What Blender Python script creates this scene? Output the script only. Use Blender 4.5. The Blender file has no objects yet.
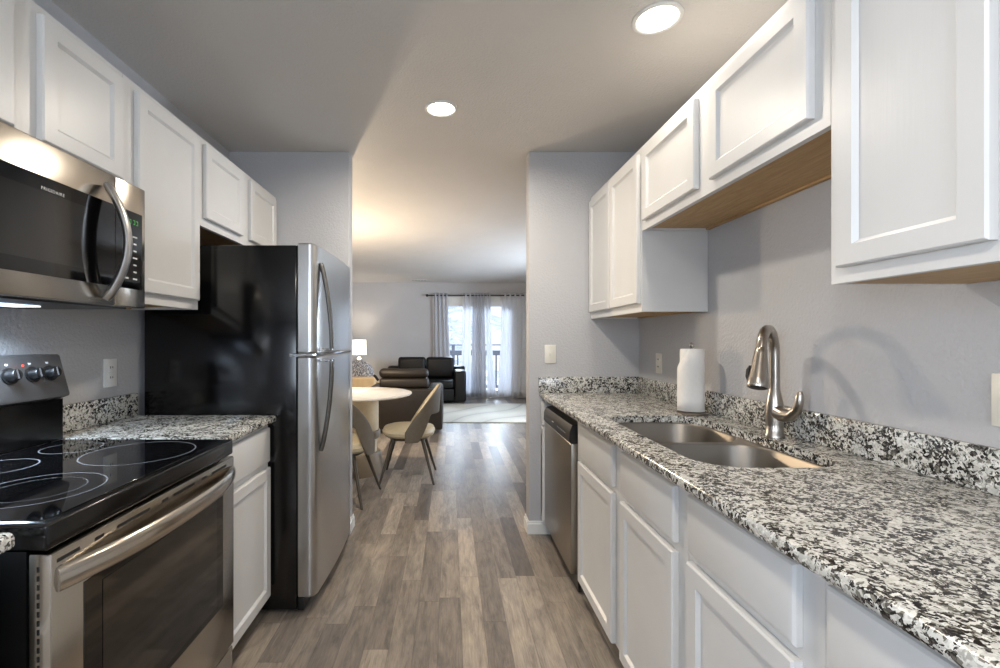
import bpy, bmesh, math, random
from mathutils import Vector, Matrix
random.seed(7)
PI = math.pi
sc = bpy.context.scene
C = sc.collection

# ------------------------------------------------------------------ camera, world, light, exposure
cam_d = bpy.data.cameras.new('camera')
cam = bpy.data.objects.new('camera', cam_d); C.objects.link(cam)
cam.location = (0, 0, 1.26); cam.rotation_euler = (PI/2, 0, 0)
cam_d.sensor_width = 36.0; cam_d.lens = 36.0*460/1000
cam_d.shift_x = 0.050; cam_d.shift_y = 0.005
cam_d.clip_start = 0.02; cam_d.clip_end = 200
sc.camera = cam
sc.view_settings.view_transform = 'Standard'
sc.view_settings.look = 'None'
sc.view_settings.gamma = 1.0
sc.view_settings.use_curve_mapping = False
sc.view_settings.exposure = 0.48

world = bpy.data.worlds.new('world'); sc.world = world
world.use_nodes = True
wn = world.node_tree
bg = wn.nodes['Background']
bg.inputs['Color'].default_value = (0.80, 0.89, 1.0, 1)
bg.inputs['Strength'].default_value = 1.1

CEIL = 2.474
def light(name, kind, loc, power, color, rot=(0, 0, 0), **kw):
    d = bpy.data.lights.new(name, kind); d.energy = power; d.color = color
    for k, v in kw.items(): setattr(d, k, v)
    o = bpy.data.objects.new(name, d); C.objects.link(o)
    o.location = loc; o.rotation_euler = rot
    return o
WARM = (1.0, 0.79, 0.55); COOL = (0.80, 0.88, 1.0); NEUT = (1.0, 0.90, 0.77)
# overcast daylight coming down through the patio door
light('daylight_sun', 'SUN', (0.5, 14, 8), 7.0, (0.74, 0.86, 1.0), rot=(math.radians(-58), 0, 0), angle=math.radians(35))
# added cool fill from behind the camera, shining through an invented back window
light('back_fill_light', 'AREA', (0.05, -2.32, 1.45), 45, (0.82, 0.89, 1.0), rot=(PI/2, 0, 0), shape='RECTANGLE', size=1.5, size_y=1.3)
# added fill for the right-hand cabinets, through an unseen made-up left window
light('side_fill_light', 'AREA', (-1.56, -1.2, 1.5), 52, (0.78, 0.87, 1.0), rot=(0, -PI/2, 0), shape='RECTANGLE', size=1.2, size_y=1.3)
# added fill that brightens the living room, through an invented window out of view
light('living_fill_light', 'AREA', (2.83, 6.6, 1.55), 135, (0.77, 0.87, 1.0), rot=(0, PI/2, 0), shape='RECTANGLE', size=1.25, size_y=2.2)
# recessed ceiling lamps: two in view, a third added unseen behind the camera as fill
LAMPS = [(-0.047, 2.42, 13), (0.784, 1.74, 4.5), (-0.10, -0.10, 13)]
for i, (x, y, p) in enumerate(LAMPS):
    light('recessed_lamp_light', 'AREA', (x, y, CEIL-0.012), p, NEUT, shape='DISK', size=0.13, spread=math.radians(170))
light('pendant_light', 'POINT', (-1.38, 4.85, 1.50), 80, WARM, shadow_soft_size=0.09)
light('table_lamp_light', 'POINT', (-1.86, 9.42, 1.10), 16, (1.0, 0.88, 0.74), shadow_soft_size=0.05)
light('hood_light', 'AREA', (-1.25, 1.15, 1.352), 7, (0.66, 0.82, 1.0), shape='RECTANGLE', size=0.06, size_y=0.4, spread=math.radians(145))

# ------------------------------------------------------------------ materials
def lin(c):
    def f(v):
        v /= 255.0
        return v/12.92 if v <= 0.04045 else ((v+0.055)/1.055)**2.4
    return (f(c[0]), f(c[1]), f(c[2]), 1)
class N:
    """small node-graph helper"""
    def __init__(s, name):
        s.m = bpy.data.materials.new(name); s.m.use_nodes = True
        s.t = s.m.node_tree; s.b = s.t.nodes['Principled BSDF']
        s.out = s.t.nodes['Material Output']
    def new(s, kind, **kw):
        n = s.t.nodes.new(kind)
        for k, v in kw.items(): setattr(n, k, v)
        return n
    def link(s, a, b): s.t.links.new(a, b)
    def put(s, sock, v):
        if isinstance(v, bpy.types.NodeSocket): s.link(v, sock)
        else: sock.default_value = v
    def math(s, op, a, b=None, c=None):
        n = s.new('ShaderNodeMath', operation=op)
        for i, v in enumerate((a, b, c)):
            if v is not None: s.put(n.inputs[i], v)
        return n.outputs[0]
    def coord(s): return s.new('ShaderNodeTexCoord').outputs['Object']
    def mapped(s, vec, scale=(1, 1, 1), rot=(0, 0, 0)):
        n = s.new('ShaderNodeMapping'); s.link(vec, n.inputs['Vector'])
        n.inputs['Scale'].default_value = scale; n.inputs['Rotation'].default_value = rot
        return n.outputs[0]
    def noise(s, vec, scale, detail=2, rough=0.5, dist=0.0):
        n = s.new('ShaderNodeTexNoise'); s.link(vec, n.inputs['Vector'])
        n.inputs['Scale'].default_value = scale; n.inputs['Detail'].default_value = detail
        n.inputs['Roughness'].default_value = rough; n.inputs['Distortion'].default_value = dist
        return n.outputs['Fac']
    def ramp(s, fac, stops, interp='LINEAR'):
        n = s.new('ShaderNodeValToRGB'); s.link(fac, n.inputs['Fac'])
        e = n.color_ramp.elements; n.color_ramp.interpolation = interp
        while len(e) < len(stops): e.new(0.5)
        for el, (p, c) in zip(e, stops): el.position = p; el.color = c
        return n.outputs['Color']
    def mix(s, fac, a, b, mode='MIX'):
        n = s.new('ShaderNodeMix', data_type='RGBA', blend_type=mode)
        s.put(n.inputs[0], fac); s.put(n.inputs[6], a); s.put(n.inputs[7], b)
        return n.outputs[2]
    def bump(s, h, strength, dist=0.01):
        n = s.new('ShaderNodeBump'); s.link(h, n.inputs['Height'])
        n.inputs['Strength'].default_value = strength; n.inputs['Distance'].default_value = dist
        s.link(n.outputs[0], s.b.inputs['Normal'])
    def set(s, **kw):
        names = dict(color='Base Color', rough='Roughness', metal='Metallic', spec='Specular IOR Level', coat='Coat Weight',
                     coat_rough='Coat Roughness', emit='Emission Color', emit_s='Emission Strength', sheen='Sheen Weight')
        for k, v in kw.items(): s.put(s.b.inputs[names[k]], v)
        return s
def simple(name, rgb, rough=0.5, metal=0.0, var=0.04, nscale=30, **kw):
    """plain surface with a slight procedural variation of colour and a fine bump"""
    m = N(name); c = m.coord()
    n = m.noise(c, nscale, 3)
    a = lin(rgb); lo = tuple(v*(1-var) for v in a[:3])+(1,); hi = tuple(min(1, v*(1+var)) for v in a[:3])+(1,)
    m.set(color=m.ramp(n, [(0.3, lo), (0.7, hi)]), rough=rough, metal=metal, **kw)
    return m
M = {}
def wall_mat(name, rgb):
    m = N(name); c = m.coord()
    m.set(color=m.ramp(m.noise(c, 3, 2), [(0.3, lin(rgb)), (0.7, lin(tuple(v-3 for v in rgb)))]), rough=0.55, spec=0.35)
    m.bump(m.noise(c, 85, 3, 0.6), 0.5, 0.007)
    return m.m
M['wall'] = wall_mat('wall_paint', (188, 188, 190))
M['ceiling'] = wall_mat('ceiling_paint', (214, 210, 205))
m = simple('white_paint', (213, 213, 212), 0.34, var=0.015, nscale=8); c = m.coord()
m.bump(m.noise(m.mapped(c, (1, 1, 0.06)), 160, 2), 0.08, 0.002); M['white'] = m.m
M['trim'] = simple('white_trim', (225, 225, 222), 0.4, var=0.01).m
M['plate'] = simple('ivory_plastic', (226, 223, 212), 0.35, var=0.01).m
M['plate_white'] = simple('white_plastic', (228, 228, 226), 0.35, var=0.01).m
M['dark'] = simple('dark_void', (18, 17, 16), 0.6).m
m = N('raw_wood'); c = m.coord()
g = m.noise(m.mapped(c, (14, 1.5, 14)), 6, 5, 0.6, 0.4)
m.set(color=m.ramp(g, [(0.3, lin((170, 134, 88))), (0.7, lin((196, 162, 114)))]), rough=0.55); M['rawwood'] = m.m

# granite
def granite():
    m = N('granite'); c = m.coord()
    wob = m.new('ShaderNodeTexNoise'); m.link(c, wob.inputs['Vector']); wob.inputs['Scale'].default_value = 70; wob.inputs['Detail'].default_value = 3
    va = m.new('ShaderNodeVectorMath', operation='MULTIPLY_ADD')
    m.link(wob.outputs['Color'], va.inputs[0]); va.inputs[1].default_value = (0.022, 0.022, 0.022); m.link(c, va.inputs[2])
    def cells(scale):
        v = m.new('ShaderNodeTexVoronoi'); m.link(va.outputs[0], v.inputs['Vector']); v.inputs['Scale'].default_value = scale
        sp = m.new('ShaderNodeSeparateColor'); m.link(v.outputs['Color'], sp.inputs[0]); return sp.outputs[0], sp.outputs[1]
    clus = m.noise(c, 22, 3, 0.6)
    a1, a2 = cells(150); b1_, b2_ = cells(290)
    t = m.math('ADD', a1, m.math('MULTIPLY', m.math('SUBTRACT', clus, 0.5), 1.5))
    light_ = m.ramp(a2, [(0.0, lin((186, 185, 178))), (0.5, lin((208, 207, 200))), (1.0, lin((228, 227, 221)))])
    col = m.ramp(t, [(0.0, lin((26, 25, 26))), (0.13, lin((60, 58, 57))), (0.21, lin((106, 104, 100))), (0.32, lin((158, 156, 149))), (0.42, (1, 1, 1, 1))], 'CONSTANT')
    col = m.mix(1.0, col, light_, 'MULTIPLY')
    t2 = m.math('ADD', b1_, m.math('MULTIPLY', m.math('SUBTRACT', clus, 0.5), 0.9))
    col = m.mix(m.math('LESS_THAN', t2, 0.10), col, lin((44, 42, 42)))
    col = m.mix(m.math('MULTIPLY', m.math('GREATER_THAN', b2_, 0.80), 0.35), col, lin((120, 117, 112)))
    m.set(color=col, rough=0.17, spec=0.5)
    return m.m
M['granite'] = granite()

# vinyl plank floor: boards run along Y
def planks():
    m = N('vinyl_planks'); c = m.coord()
    sep = m.new('ShaderNodeSeparateXYZ'); m.link(c, sep.inputs[0])
    W, L = 0.100, 0.80
    xs = m.math('DIVIDE', sep.outputs[0], W)
    row = m.math('FLOOR', xs)
    wn_ = m.new('ShaderNodeTexWhiteNoise', noise_dimensions='1D'); m.link(row, wn_.inputs['W'])
    ys = m.math('ADD', m.math('DIVIDE', sep.outputs[1], L), m.math('MULTIPLY', wn_.outputs['Value'], 7.3))
    pid = m.math('FLOOR', ys)
    cmb = m.new('ShaderNodeCombineXYZ'); m.link(row, cmb.inputs[0]); m.link(pid, cmb.inputs[1])
    w2 = m.new('ShaderNodeTexWhiteNoise', noise_dimensions='2D'); m.link(cmb.outputs[0], w2.inputs['Vector'])
    tone = w2.outputs['Value']
    off = m.new('ShaderNodeVectorMath', operation='MULTIPLY_ADD')
    m.link(w2.outputs['Color'], off.inputs[0]); off.inputs[1].default_value = (9, 9, 9); m.link(c, off.inputs[2])
    grain = m.noise(m.mapped(off.outputs[0], (17, 2.2, 1)), 2.2, 7, 0.68, 0.9)
    fine = m.noise(m.mapped(off.outputs[0], (120, 5, 1)), 2.0, 3, 0.6)
    blot = m.noise(m.mapped(off.outputs[0], (11, 3.2, 1)), 1.6, 4, 0.62, 0.8)
    base = m.ramp(tone, [(0.0, lin((100, 94, 89))), (0.3, lin((132, 124, 116))), (0.7, lin((152, 143, 132))), (1.0, lin((174, 164, 151)))])
    col = m.mix(1.0, base, m.ramp(grain, [(0.25, (0.50, 0.48, 0.47, 1)), (0.47, (0.93, 0.92, 0.92, 1)), (0.75, (1.25, 1.24, 1.22, 1))]), 'MULTIPLY')
    col = m.mix(1.0, col, m.ramp(fine, [(0.3, (0.82, 0.81, 0.8, 1)), (0.6, (1.04, 1.04, 1.04, 1))]), 'MULTIPLY')
    col = m.mix(1.0, col, m.ramp(blot, [(0.3, (0.66, 0.66, 0.68, 1)), (0.5, (0.97, 0.96, 0.95, 1)), (0.7, (1.18, 1.14, 1.08, 1))]), 'MULTIPLY')
    fx = m.math('FRACT', xs); fy = m.math('FRACT', ys)
    ex = m.math('MINIMUM', fx, m.math('SUBTRACT', 1.0, fx))
    ey = m.math('MINIMUM', fy, m.math('SUBTRACT', 1.0, fy))
    seam = m.math('MAXIMUM', m.math('LESS_THAN', ex, 0.010), m.math('LESS_THAN', ey, 0.0016))
    col = m.mix(m.math('MULTIPLY', seam, 0.45), col, lin((60, 52, 46)))
    m.set(color=col, rough=m.math('ADD', 0.27, m.math('MULTIPLY', grain, 0.12)), spec=0.45)
    m.bump(grain, 0.08, 0.004)
    return m.m
M['floor'] = planks()

def steel(name, rgb, rough, axis, metal=1.0):
    m = N(name); c = m.coord()
    s = {'x': (1, 160, 160), 'y': (160, 1, 160), 'z': (160, 160, 1)}[axis]
    n = m.noise(m.mapped(c, s), 6, 3, 0.6)
    a = lin(rgb)
    m.set(color=m.ramp(n, [(0.3, tuple(v*0.985 for v in a[:3])+(1,)), (0.7, a)]), metal=metal,
          rough=m.math('ADD', rough-0.015, m.math('MULTIPLY', n, 0.03)))
    return m.m
M['steel'] = steel('brushed_stainless', (192, 184, 173), 0.21, 'y')
M['steel_v'] = steel('brushed_stainless_upright', (192, 191, 189), 0.28, 'z')
M['steel_handle'] = steel('handle_steel', (132, 131, 129), 0.26, 'z')
M['steel_dw'] = steel('dishwasher_steel', (150, 145, 137), 0.30, 'z')
M['steel_sink'] = steel('satin_sink_steel', (140, 134, 126), 0.36, 'y')
M['steel_dark'] = steel('dark_stainless', (120, 118, 118), 0.34, 'y', 0.75)
M['nickel'] = steel('brushed_nickel', (176, 168, 158), 0.28, 'z')
M['chrome'] = simple('chrome', (215, 215, 215), 0.08, 1.0, 0.01).m
M['black_gloss'] = simple('black_enamel', (12, 12, 13), 0.16, var=0.02).m
M['black_case'] = simple('black_textured_case', (9, 9, 10), 0.14, var=0.05, nscale=300).m
M['black_glass'] = simple('black_glass', (7, 7, 8), 0.04, var=0.01, spec=0.6).m
M['oven_glass'] = simple('oven_window_glass', (14, 12, 9), 0.06, var=0.02, spec=0.9).m
M['black_plastic'] = simple('black_plastic', (22, 22, 23), 0.38, var=0.03).m
M['grey_mark'] = simple('grey_print', (150, 152, 155), 0.4).m
M['ring'] = simple('burner_ring_print', (120, 122, 126), 0.2).m
M['white_mark'] = simple('white_print', (215, 215, 212), 0.4).m
def emitter(name, rgb, s):
    m = N(name); m.set(color=lin(rgb), emit=lin(rgb), emit_s=s); return m.m
M['green_led'] = emitter('green_display', (60, 170, 60), 0.35)
M['red_led'] = emitter('red_indicator', (230, 70, 40), 0.8)
M['lens'] = emitter('lamp_lens', (255, 246, 232), 7.0)
M['hood_lens'] = emitter('hood_lamp_lens', (205, 225, 255), 2.0)
M['shade'] = emitter('lit_shade_linen', (255, 246, 226), 1.0)
M['pendant_glass'] = emitter('pendant_opal_glass', (255, 225, 180), 2.0)
M['taupe'] = simple('taupe_leatherette', (104, 96, 84), 0.5, var=0.07).m
M['cream'] = simple('cream_upholstery', (196, 184, 156), 0.55, var=0.05).m
M['leg_metal'] = simple('bronze_metal', (78, 70, 60), 0.4, 0.3).m
M['brown_leather'] = simple('dark_brown_leather', (32, 26, 20), 0.5, var=0.12, nscale=14).m
M['black_leather'] = simple('black_leather', (9, 9, 10), 0.45, var=0.15, nscale=14, spec=0.35).m
M['tan_wood'] = simple('tan_upholstery', (196, 170, 130), 0.5, var=0.06, nscale=12).m
m = N('speckled_fabric'); c = m.coord()
m.set(color=m.ramp(m.noise(c, 55, 3, 0.7), [(0.42, lin((86, 88, 94))), (0.52, lin((120, 122, 128))), (0.60, lin((205, 205, 206)))]), rough=0.8); M['speckle'] = m.m
m = N('table_marble'); c = m.coord()
m.set(color=m.ramp(m.noise(c, 3, 5, 0.6, 1.2), [(0.35, lin((214, 210, 202))), (0.6, lin((236, 234, 230)))]), rough=0.10, spec=0.6); M['tabletop'] = m.m
M['pedestal'] = simple('pedestal_cream', (214, 198, 168), 0.45, var=0.05).m
M['pedestal_dark'] = simple('pedestal_taupe', (140, 126, 106), 0.5, var=0.05).m
m = N('cream_rug'); c = m.coord()
w = m.new('ShaderNodeTexWave', wave_type='BANDS'); m.link(m.mapped(c, (1, 1, 1), (0, 0, 0.5)), w.inputs['Vector'])
w.inputs['Scale'].default_value = 0.55; w.inputs['Distortion'].default_value = 9; w.inputs['Detail'].default_value = 1.5; w.inputs['Detail Scale'].default_value = 0.7
m.set(color=m.ramp(w.outputs['Fac'], [(0.0, lin((184, 183, 177))), (0.04, lin((208, 206, 197))), (1.0, lin((220, 218, 208)))]), rough=0.95)
m.bump(m.noise(c, 200, 2), 0.5, 0.01); M['rug'] = m.m
def fabric(name, rgb, trans):
    m = N(name); c = m.coord()
    wv = m.noise(m.mapped(c, (300, 300, 300)), 1.0, 2)
    col = m.ramp(wv, [(0.3, tuple(v*0.95 for v in lin(rgb)[:3])+(1,)), (0.7, lin(rgb))])
    d = m.new('ShaderNodeBsdfDiffuse'); t = m.new('ShaderNodeBsdfTranslucent'); mx = m.new('ShaderNodeMixShader')
    m.link(col, d.inputs['Color']); m.link(col, t.inputs['Color'])
    mx.inputs[0].default_value = trans
    m.link(d.outputs[0], mx.inputs[1]); m.link(t.outputs[0], mx.inputs[2]); m.link(mx.outputs[0], m.out.inputs['Surface'])
    return m.m
M['curtain'] = fabric('grey_curtain_fabric', (226, 228, 233), 0.35)
M['sheer'] = fabric('white_curtain_fabric', (248, 249, 252), 0.5)
def glass():
    m = N('window_glass')
    tr = m.new('ShaderNodeBsdfTransparent'); gl = m.new('ShaderNodeBsdfGlossy'); fr = m.new('ShaderNodeFresnel'); mx = m.new('ShaderNodeMixShader')
    tr.inputs['Color'].default_value = (0.96, 0.98, 1, 1); gl.inputs['Roughness'].default_value = 0.02; fr.inputs['IOR'].default_value = 1.3
    m.link(fr.outputs[0], mx.inputs[0]); m.link(tr.outputs[0], mx.inputs[1]); m.link(gl.outputs[0], mx.inputs[2]); m.link(mx.outputs[0], m.out.inputs['Surface'])
    return m.m
M['glass'] = glass()
M['paper'] = simple('white_paper_towel', (236, 234, 230), 0.85, var=0.02, nscale=80).m
M['snow'] = simple('snow', (235, 240, 248), 0.8).m
M['rail_wood'] = simple('weathered_rail', (110, 110, 116), 0.7, var=0.1).m
M['twig'] = simple('frosted_twigs', (222, 225, 232), 0.8, var=0.08, nscale=3).m
M['bark'] = simple('grey_bark', (165, 165, 170), 0.8, var=0.1).m

# ------------------------------------------------------------------ mesh helpers
class MB:
    def __init__(s): s.bm = bmesh.new()
    def box(s, x0, x1, y0, y1, z0, z1, bevel=0.0, seg=2):
        r = bmesh.ops.create_cube(s.bm, size=1.0)
        vs = r['verts']
        for v in vs:
            v.co = Vector((x0+(v.co.x+.5)*(x1-x0), y0+(v.co.y+.5)*(y1-y0), z0+(v.co.z+.5)*(z1-z0)))
        if bevel > 0:
            es = list({e for v in vs for e in v.link_edges})
            bmesh.ops.bevel(s.bm, geom=es, offset=bevel, segments=seg, profile=0.5, affect='EDGES')
        return s
    def rings(s, rings, cap0=True, cap1=True, closed=True):
        """rings: lists of points, same count each; skins them"""
        vr = [[s.bm.verts.new(p) for p in r] for r in rings]
        n = len(vr[0])
        for a, b in zip(vr[:-1], vr[1:]):
            for i in range(n if closed else n-1):
                j = (i+1) % n
                s.bm.faces.new((a[i], a[j], b[j], b[i]))
        if cap0: s.bm.faces.new(vr[0][::-1])
        if cap1: s.bm.faces.new(vr[-1])
        return s
    def tube(s, path, rad, n=10, caps=True, flat=None):
        """rad: number or list; flat=(ru, rv, refvec) elliptical section, ru across refvec, rv along it"""
        path = [Vector(p) for p in path]; rings = []; prev = None
        for i, p in enumerate(path):
            t = (path[min(i+1, len(path)-1)] - path[max(i-1, 0)]).normalized()
            if flat: ref = Vector(flat[2])
            else: ref = prev if prev is not None else (Vector((0, 0, 1)) if abs(t.z) < 0.9 else Vector((1, 0, 0)))
            u = (ref - t*ref.dot(t)).normalized(); w = t.cross(u); prev = u
            r = rad[i] if isinstance(rad, (list, tuple)) else rad
            ru, rv = (flat[0]*r, flat[1]*r) if flat else (r, r)
            rings.append([p + w*ru*math.cos(2*PI*k/n) + u*rv*math.sin(2*PI*k/n) for k in range(n)])
        return s.rings(rings, caps, caps)
    def lathe(s, prof, cx, cy, n=32, cap0=True, cap1=True):
        return s.rings([[(cx+r*math.cos(2*PI*k/n), cy+r*math.sin(2*PI*k/n), z) for k in range(n)] for r, z in prof], cap0, cap1)
    def prism(s, poly, axis, a, b):
        """poly of 2-D points extruded along axis from a to b"""
        f = {'x': lambda p, t: (t, p[0], p[1]), 'y': lambda p, t: (p[0], t, p[1]), 'z': lambda p, t: (p[0], p[1], t)}[axis]
        return s.rings([[f(p, a) for p in poly], [f(p, b) for p in poly]])
    def annulus(s, cx, cy, z, r0, r1, n=48):
        a = [s.bm.verts.new((cx+r0*math.cos(2*PI*k/n), cy+r0*math.sin(2*PI*k/n), z)) for k in range(n)]
        b = [s.bm.verts.new((cx+r1*math.cos(2*PI*k/n), cy+r1*math.sin(2*PI*k/n), z)) for k in range(n)]
        for k in range(n): s.bm.faces.new((a[k], b[k], b[(k+1) % n], a[(k+1) % n]))
        return s
    def build(s, name, mat, parent=None, origin=None, smooth=True, angle=38, normals=True):
        bm = s.bm
        if normals: bmesh.ops.recalc_face_normals(bm, faces=bm.faces[:])
        if origin is None:
            origin = Vector(parent_world(parent)) if parent else base_of(bm)
        origin = Vector(origin)
        bmesh.ops.translate(bm, verts=bm.verts[:], vec=-origin)
        me = bpy.data.meshes.new(name); bm.to_mesh(me); bm.free()
        me.materials.append(M[mat])
        if smooth:
            me.shade_smooth(); me.set_sharp_from_angle(angle=math.radians(angle))
        o = bpy.data.objects.new(name, me); C.objects.link(o)
        if parent: o.parent = parent; o.location = origin - Vector(parent_world(parent))
        else: o.location = origin
        return o
def parent_world(p):
    v = Vector((0, 0, 0))
    while p is not None: v += p.location; p = p.parent
    return v
def base_of(bm):
    xs = [v.co.x for v in bm.verts]; ys = [v.co.y for v in bm.verts]; zs = [v.co.z for v in bm.verts]
    return Vector(((min(xs)+max(xs))/2, (min(ys)+max(ys))/2, min(zs)))
def tag(o, label, cat, group=None):
    o['label'] = label; o['category'] = cat
    if group: o['group'] = group
    return o
def thing(name, loc, label, cat, group=None):
    o = bpy.data.objects.new(name, None); C.objects.link(o); o.location = loc; o.empty_display_size = 0.1
    return tag(o, label, cat, group)
def struct(o): o['kind'] = 'structure'; return o
def sbox(name, mat, x0, x1, y0, y1, z0, z1, bevel=0):
    return struct(MB().box(x0, x1, y0, y1, z0, z1, bevel).build(name, mat))

# ------------------------------------------------------------------ the room
XL, XR = -1.43, 1.225            # kitchen side walls
YE0, YE1 = 2.977, 3.09           # end wall with the wide opening
JL, JR = -0.655, 0.511           # jambs of the opening
YF = 9.87                        # far wall of the living room
YB = -2.2                        # wall behind the camera
LX0, LX1 = -3.8, 2.7             # living room side walls
sbox('floor', 'floor', LX0-0.1, LX1+0.1, YB-0.1, YF+0.1, -0.06, 0)
sbox('ceiling', 'ceiling', LX0-0.1, LX1+0.1, YB-0.1, YF+0.1, CEIL, CEIL+0.12)
struct(MB().box(XL-0.1, XL, YB, -1.87, 0, CEIL).box(XL-0.1, XL, -0.53, YE0, 0, CEIL).box(XL-0.1, XL, -1.87, -0.53, 0, 0.9).box(XL-0.1, XL, -1.87, -0.53, 2.12, CEIL).build('wall_left', 'wall'))
w3 = struct(MB().box(XL-0.08, XL-0.03, -1.87, -0.53, 0.9, 0.95).box(XL-0.08, XL-0.03, -1.87, -0.53, 2.07, 2.12).box(XL-0.08, XL-0.03, -1.87, -1.82, 0.95, 2.07)
            .box(XL-0.08, XL-0.03, -0.58, -0.53, 0.95, 2.07).box(XL-0.08, XL-0.03, -1.22, -1.18, 0.95, 2.07).build('added_window_3', 'trim'))  # invented window frame, added for the side fill light
MB().box(XL-0.057, XL-0.053, -1.82, -0.58, 0.95, 2.07).build('pane', 'glass', w3)
sbox('wall_right', 'wall', XR, XR+0.1, YB, YE0, 0, CEIL)
sbox('wall_end_left', 'wall', LX0, JL, YE0, YE1, 0, CEIL, 0.006)
sbox('wall_end_right', 'wall', JR, LX1, YE0, YE1, 0, CEIL, 0.006)
sbox('wall_living_left', 'wall', LX0-0.1, LX0, YE0, YF, 0, CEIL)
struct(MB().box(LX1, LX1+0.1, YE0, 5.5, 0, CEIL).box(LX1, LX1+0.1, 7.7, YF, 0, CEIL).box(LX1, LX1+0.1, 5.5, 7.7, 0, 0.92).box(LX1, LX1+0.1, 5.5, 7.7, 2.18, CEIL).build('wall_living_right', 'wall'))
w2 = struct(MB().box(LX1+0.03, LX1+0.08, 5.5, 7.7, 0.92, 0.97).box(LX1+0.03, LX1+0.08, 5.5, 7.7, 2.13, 2.18).box(LX1+0.03, LX1+0.08, 5.5, 5.55, 0.97, 2.13)
            .box(LX1+0.03, LX1+0.08, 7.65, 7.7, 0.97, 2.13).box(LX1+0.03, LX1+0.08, 6.58, 6.62, 0.97, 2.13).build('added_window_2', 'trim'))  # invented window frame, added for the living room fill light
MB().box(LX1+0.053, LX1+0.057, 5.55, 7.65, 0.97, 2.13).build('pane', 'glass', w2)
DX0, DX1, DZ = -0.17, 1.42, 2.10   # patio door opening
struct(MB().box(LX0-0.1, DX0, YF, YF+0.12, 0, CEIL).box(DX1, LX1+0.1, YF, YF+0.12, 0, CEIL).box(DX0, DX1, YF, YF+0.12, DZ, CEIL).build('wall_far', 'wall'))
WX0, WX1, WZ0, WZ1 = -0.65, 0.75, 0.95, 2.1
struct(MB().box(XL-0.1, WX0, YB-0.1, YB, 0, CEIL).box(WX1, XR+0.1, YB-0.1, YB, 0, CEIL)
       .box(WX0, WX1, YB-0.1, YB, 0, WZ0).box(WX0, WX1, YB-0.1, YB, WZ1, CEIL).build('wall_back', 'wall'))
w1 = MB().box(WX0, WX1, YB-0.09, YB-0.03, WZ0, WZ0+0.05).box(WX0, WX1, YB-0.09, YB-0.03, WZ1-0.05, WZ1)\
    .box(WX0, WX0+0.05, YB-0.09, YB-0.03, WZ0, WZ1).box(WX1-0.05, WX1, YB-0.09, YB-0.03, WZ0, WZ1).box(0.03, 0.07, YB-0.09, YB-0.03, WZ0, WZ1).build('added_window_1', 'trim')
struct(w1)  # invented window frame, added for the fill light behind the camera
MB().box(WX0+0.05, WX1-0.05, YB-0.065, YB-0.06, WZ0+0.05, WZ1-0.05).build('pane', 'glass', w1)
# baseboards
def baseboard(name, x0, x1, y0, y1):
    sbox(name, 'trim', x0, x1, y0, y1, 0, 0.075); o = bpy.data.objects[name]
def bb(name, x0, x1, y0, y1, nx, ny):
    t = 0.014; mb = MB()
    mb.box(x0, x1, y0, y1, 0, 0.068, 0.002, 1)
    sx0 = x0 + (0.006 if nx < 0 else 0); sx1 = x1 - (0.006 if nx > 0 else 0)
    sy0 = y0 + (0.006 if ny < 0 else 0); sy1 = y1 - (0.006 if ny > 0 else 0)
    mb.box(sx0, sx1, sy0, sy1, 0.066, 0.085, 0.003, 1)
    return struct(mb.build(name, 'trim'))
bb('baseboard_end_right', JR-0.013, 0.655, YE0-0.013, YE0, 0, -1)
bb('baseboard_jamb_right', JR-0.013, JR, YE0, YE1+0.013, -1, 0)
bb('baseboard_jamb_left', JL, JL+0.013, YE0-0.013, YE1+0.013, 1, 0)
bb('baseboard_far_left', LX0, DX0-0.08, YF-0.013, YF, 0, -1)
bb('baseboard_far_right', DX1+0.08, LX1, YF-0.013, YF, 0, -1)

# ------------------------------------------------------------------ patio door, railing, yard
d1 = struct(MB().box(DX0-0.07, DX0, YF-0.015, YF, 0, DZ+0.07).box(DX1, DX1+0.07, YF-0.015, YF, 0, DZ+0.07).box(DX0, DX1, YF-0.015, YF, DZ, DZ+0.07)
            .box(DX0, DX0+0.05, YF+0.01, YF+0.11, 0, DZ).box(DX1-0.05, DX1, YF+0.01, YF+0.11, 0, DZ).box(DX0, DX1, YF+0.01, YF+0.11, DZ-0.06, DZ).box(DX0, DX1, YF+0.01, YF+0.11, 0, 0.03)
            .build('door_1', 'trim'))
xm = (DX0+DX1)/2
for a, b, yy in ((DX0+0.05, xm+0.03, YF+0.02), (xm-0.03, DX1-0.05, YF+0.065)):
    s_ = MB().box(a, a+0.07, yy, yy+0.035, 0.03, DZ-0.06).box(b-0.07, b, yy, yy+0.035, 0.03, DZ-0.06)\
        .box(a, b, yy, yy+0.035, DZ-0.14, DZ-0.06).box(a, b, yy, yy+0.035, 0.03, 0.15).build('sash', 'trim', d1)
    MB().box(a+0.07, b-0.07, yy+0.014, yy+0.020, 0.15, DZ-0.14).build('pane', 'glass', s_)
struct(MB().box(-4, 5, YF+0.12, 11.6, -0.16, -0.04).build('ground_deck', 'snow'))
struct(MB().box(-40, 40, 11.7, 60, -3.1, -3.0).build('ground_snow', 'snow'))
rl = thing('balcony_railing', (0.6, 11.3, -0.04), 'weathered grey balcony railing outside the glass patio door', 'railing')
for nm, z0, z1, d in (('handrail', 1.10, 1.13, 0.02), ('top_rail', 0.86, 0.98, 0.045), ('bottom_rail', 0.06, 0.13, 0.04)):
    MB().box(-1.6, 3.4, 11.3-d, 11.3+d, z0, z1, 0.006).build(nm, 'rail_wood', rl)
for k in range(4): MB().box(-1.6+k*1.64, -1.52+k*1.64, 11.26, 11.34, -0.04, 1.10, 0.006).build('post', 'rail_wood', rl)
k = 0; x = -1.45
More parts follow.
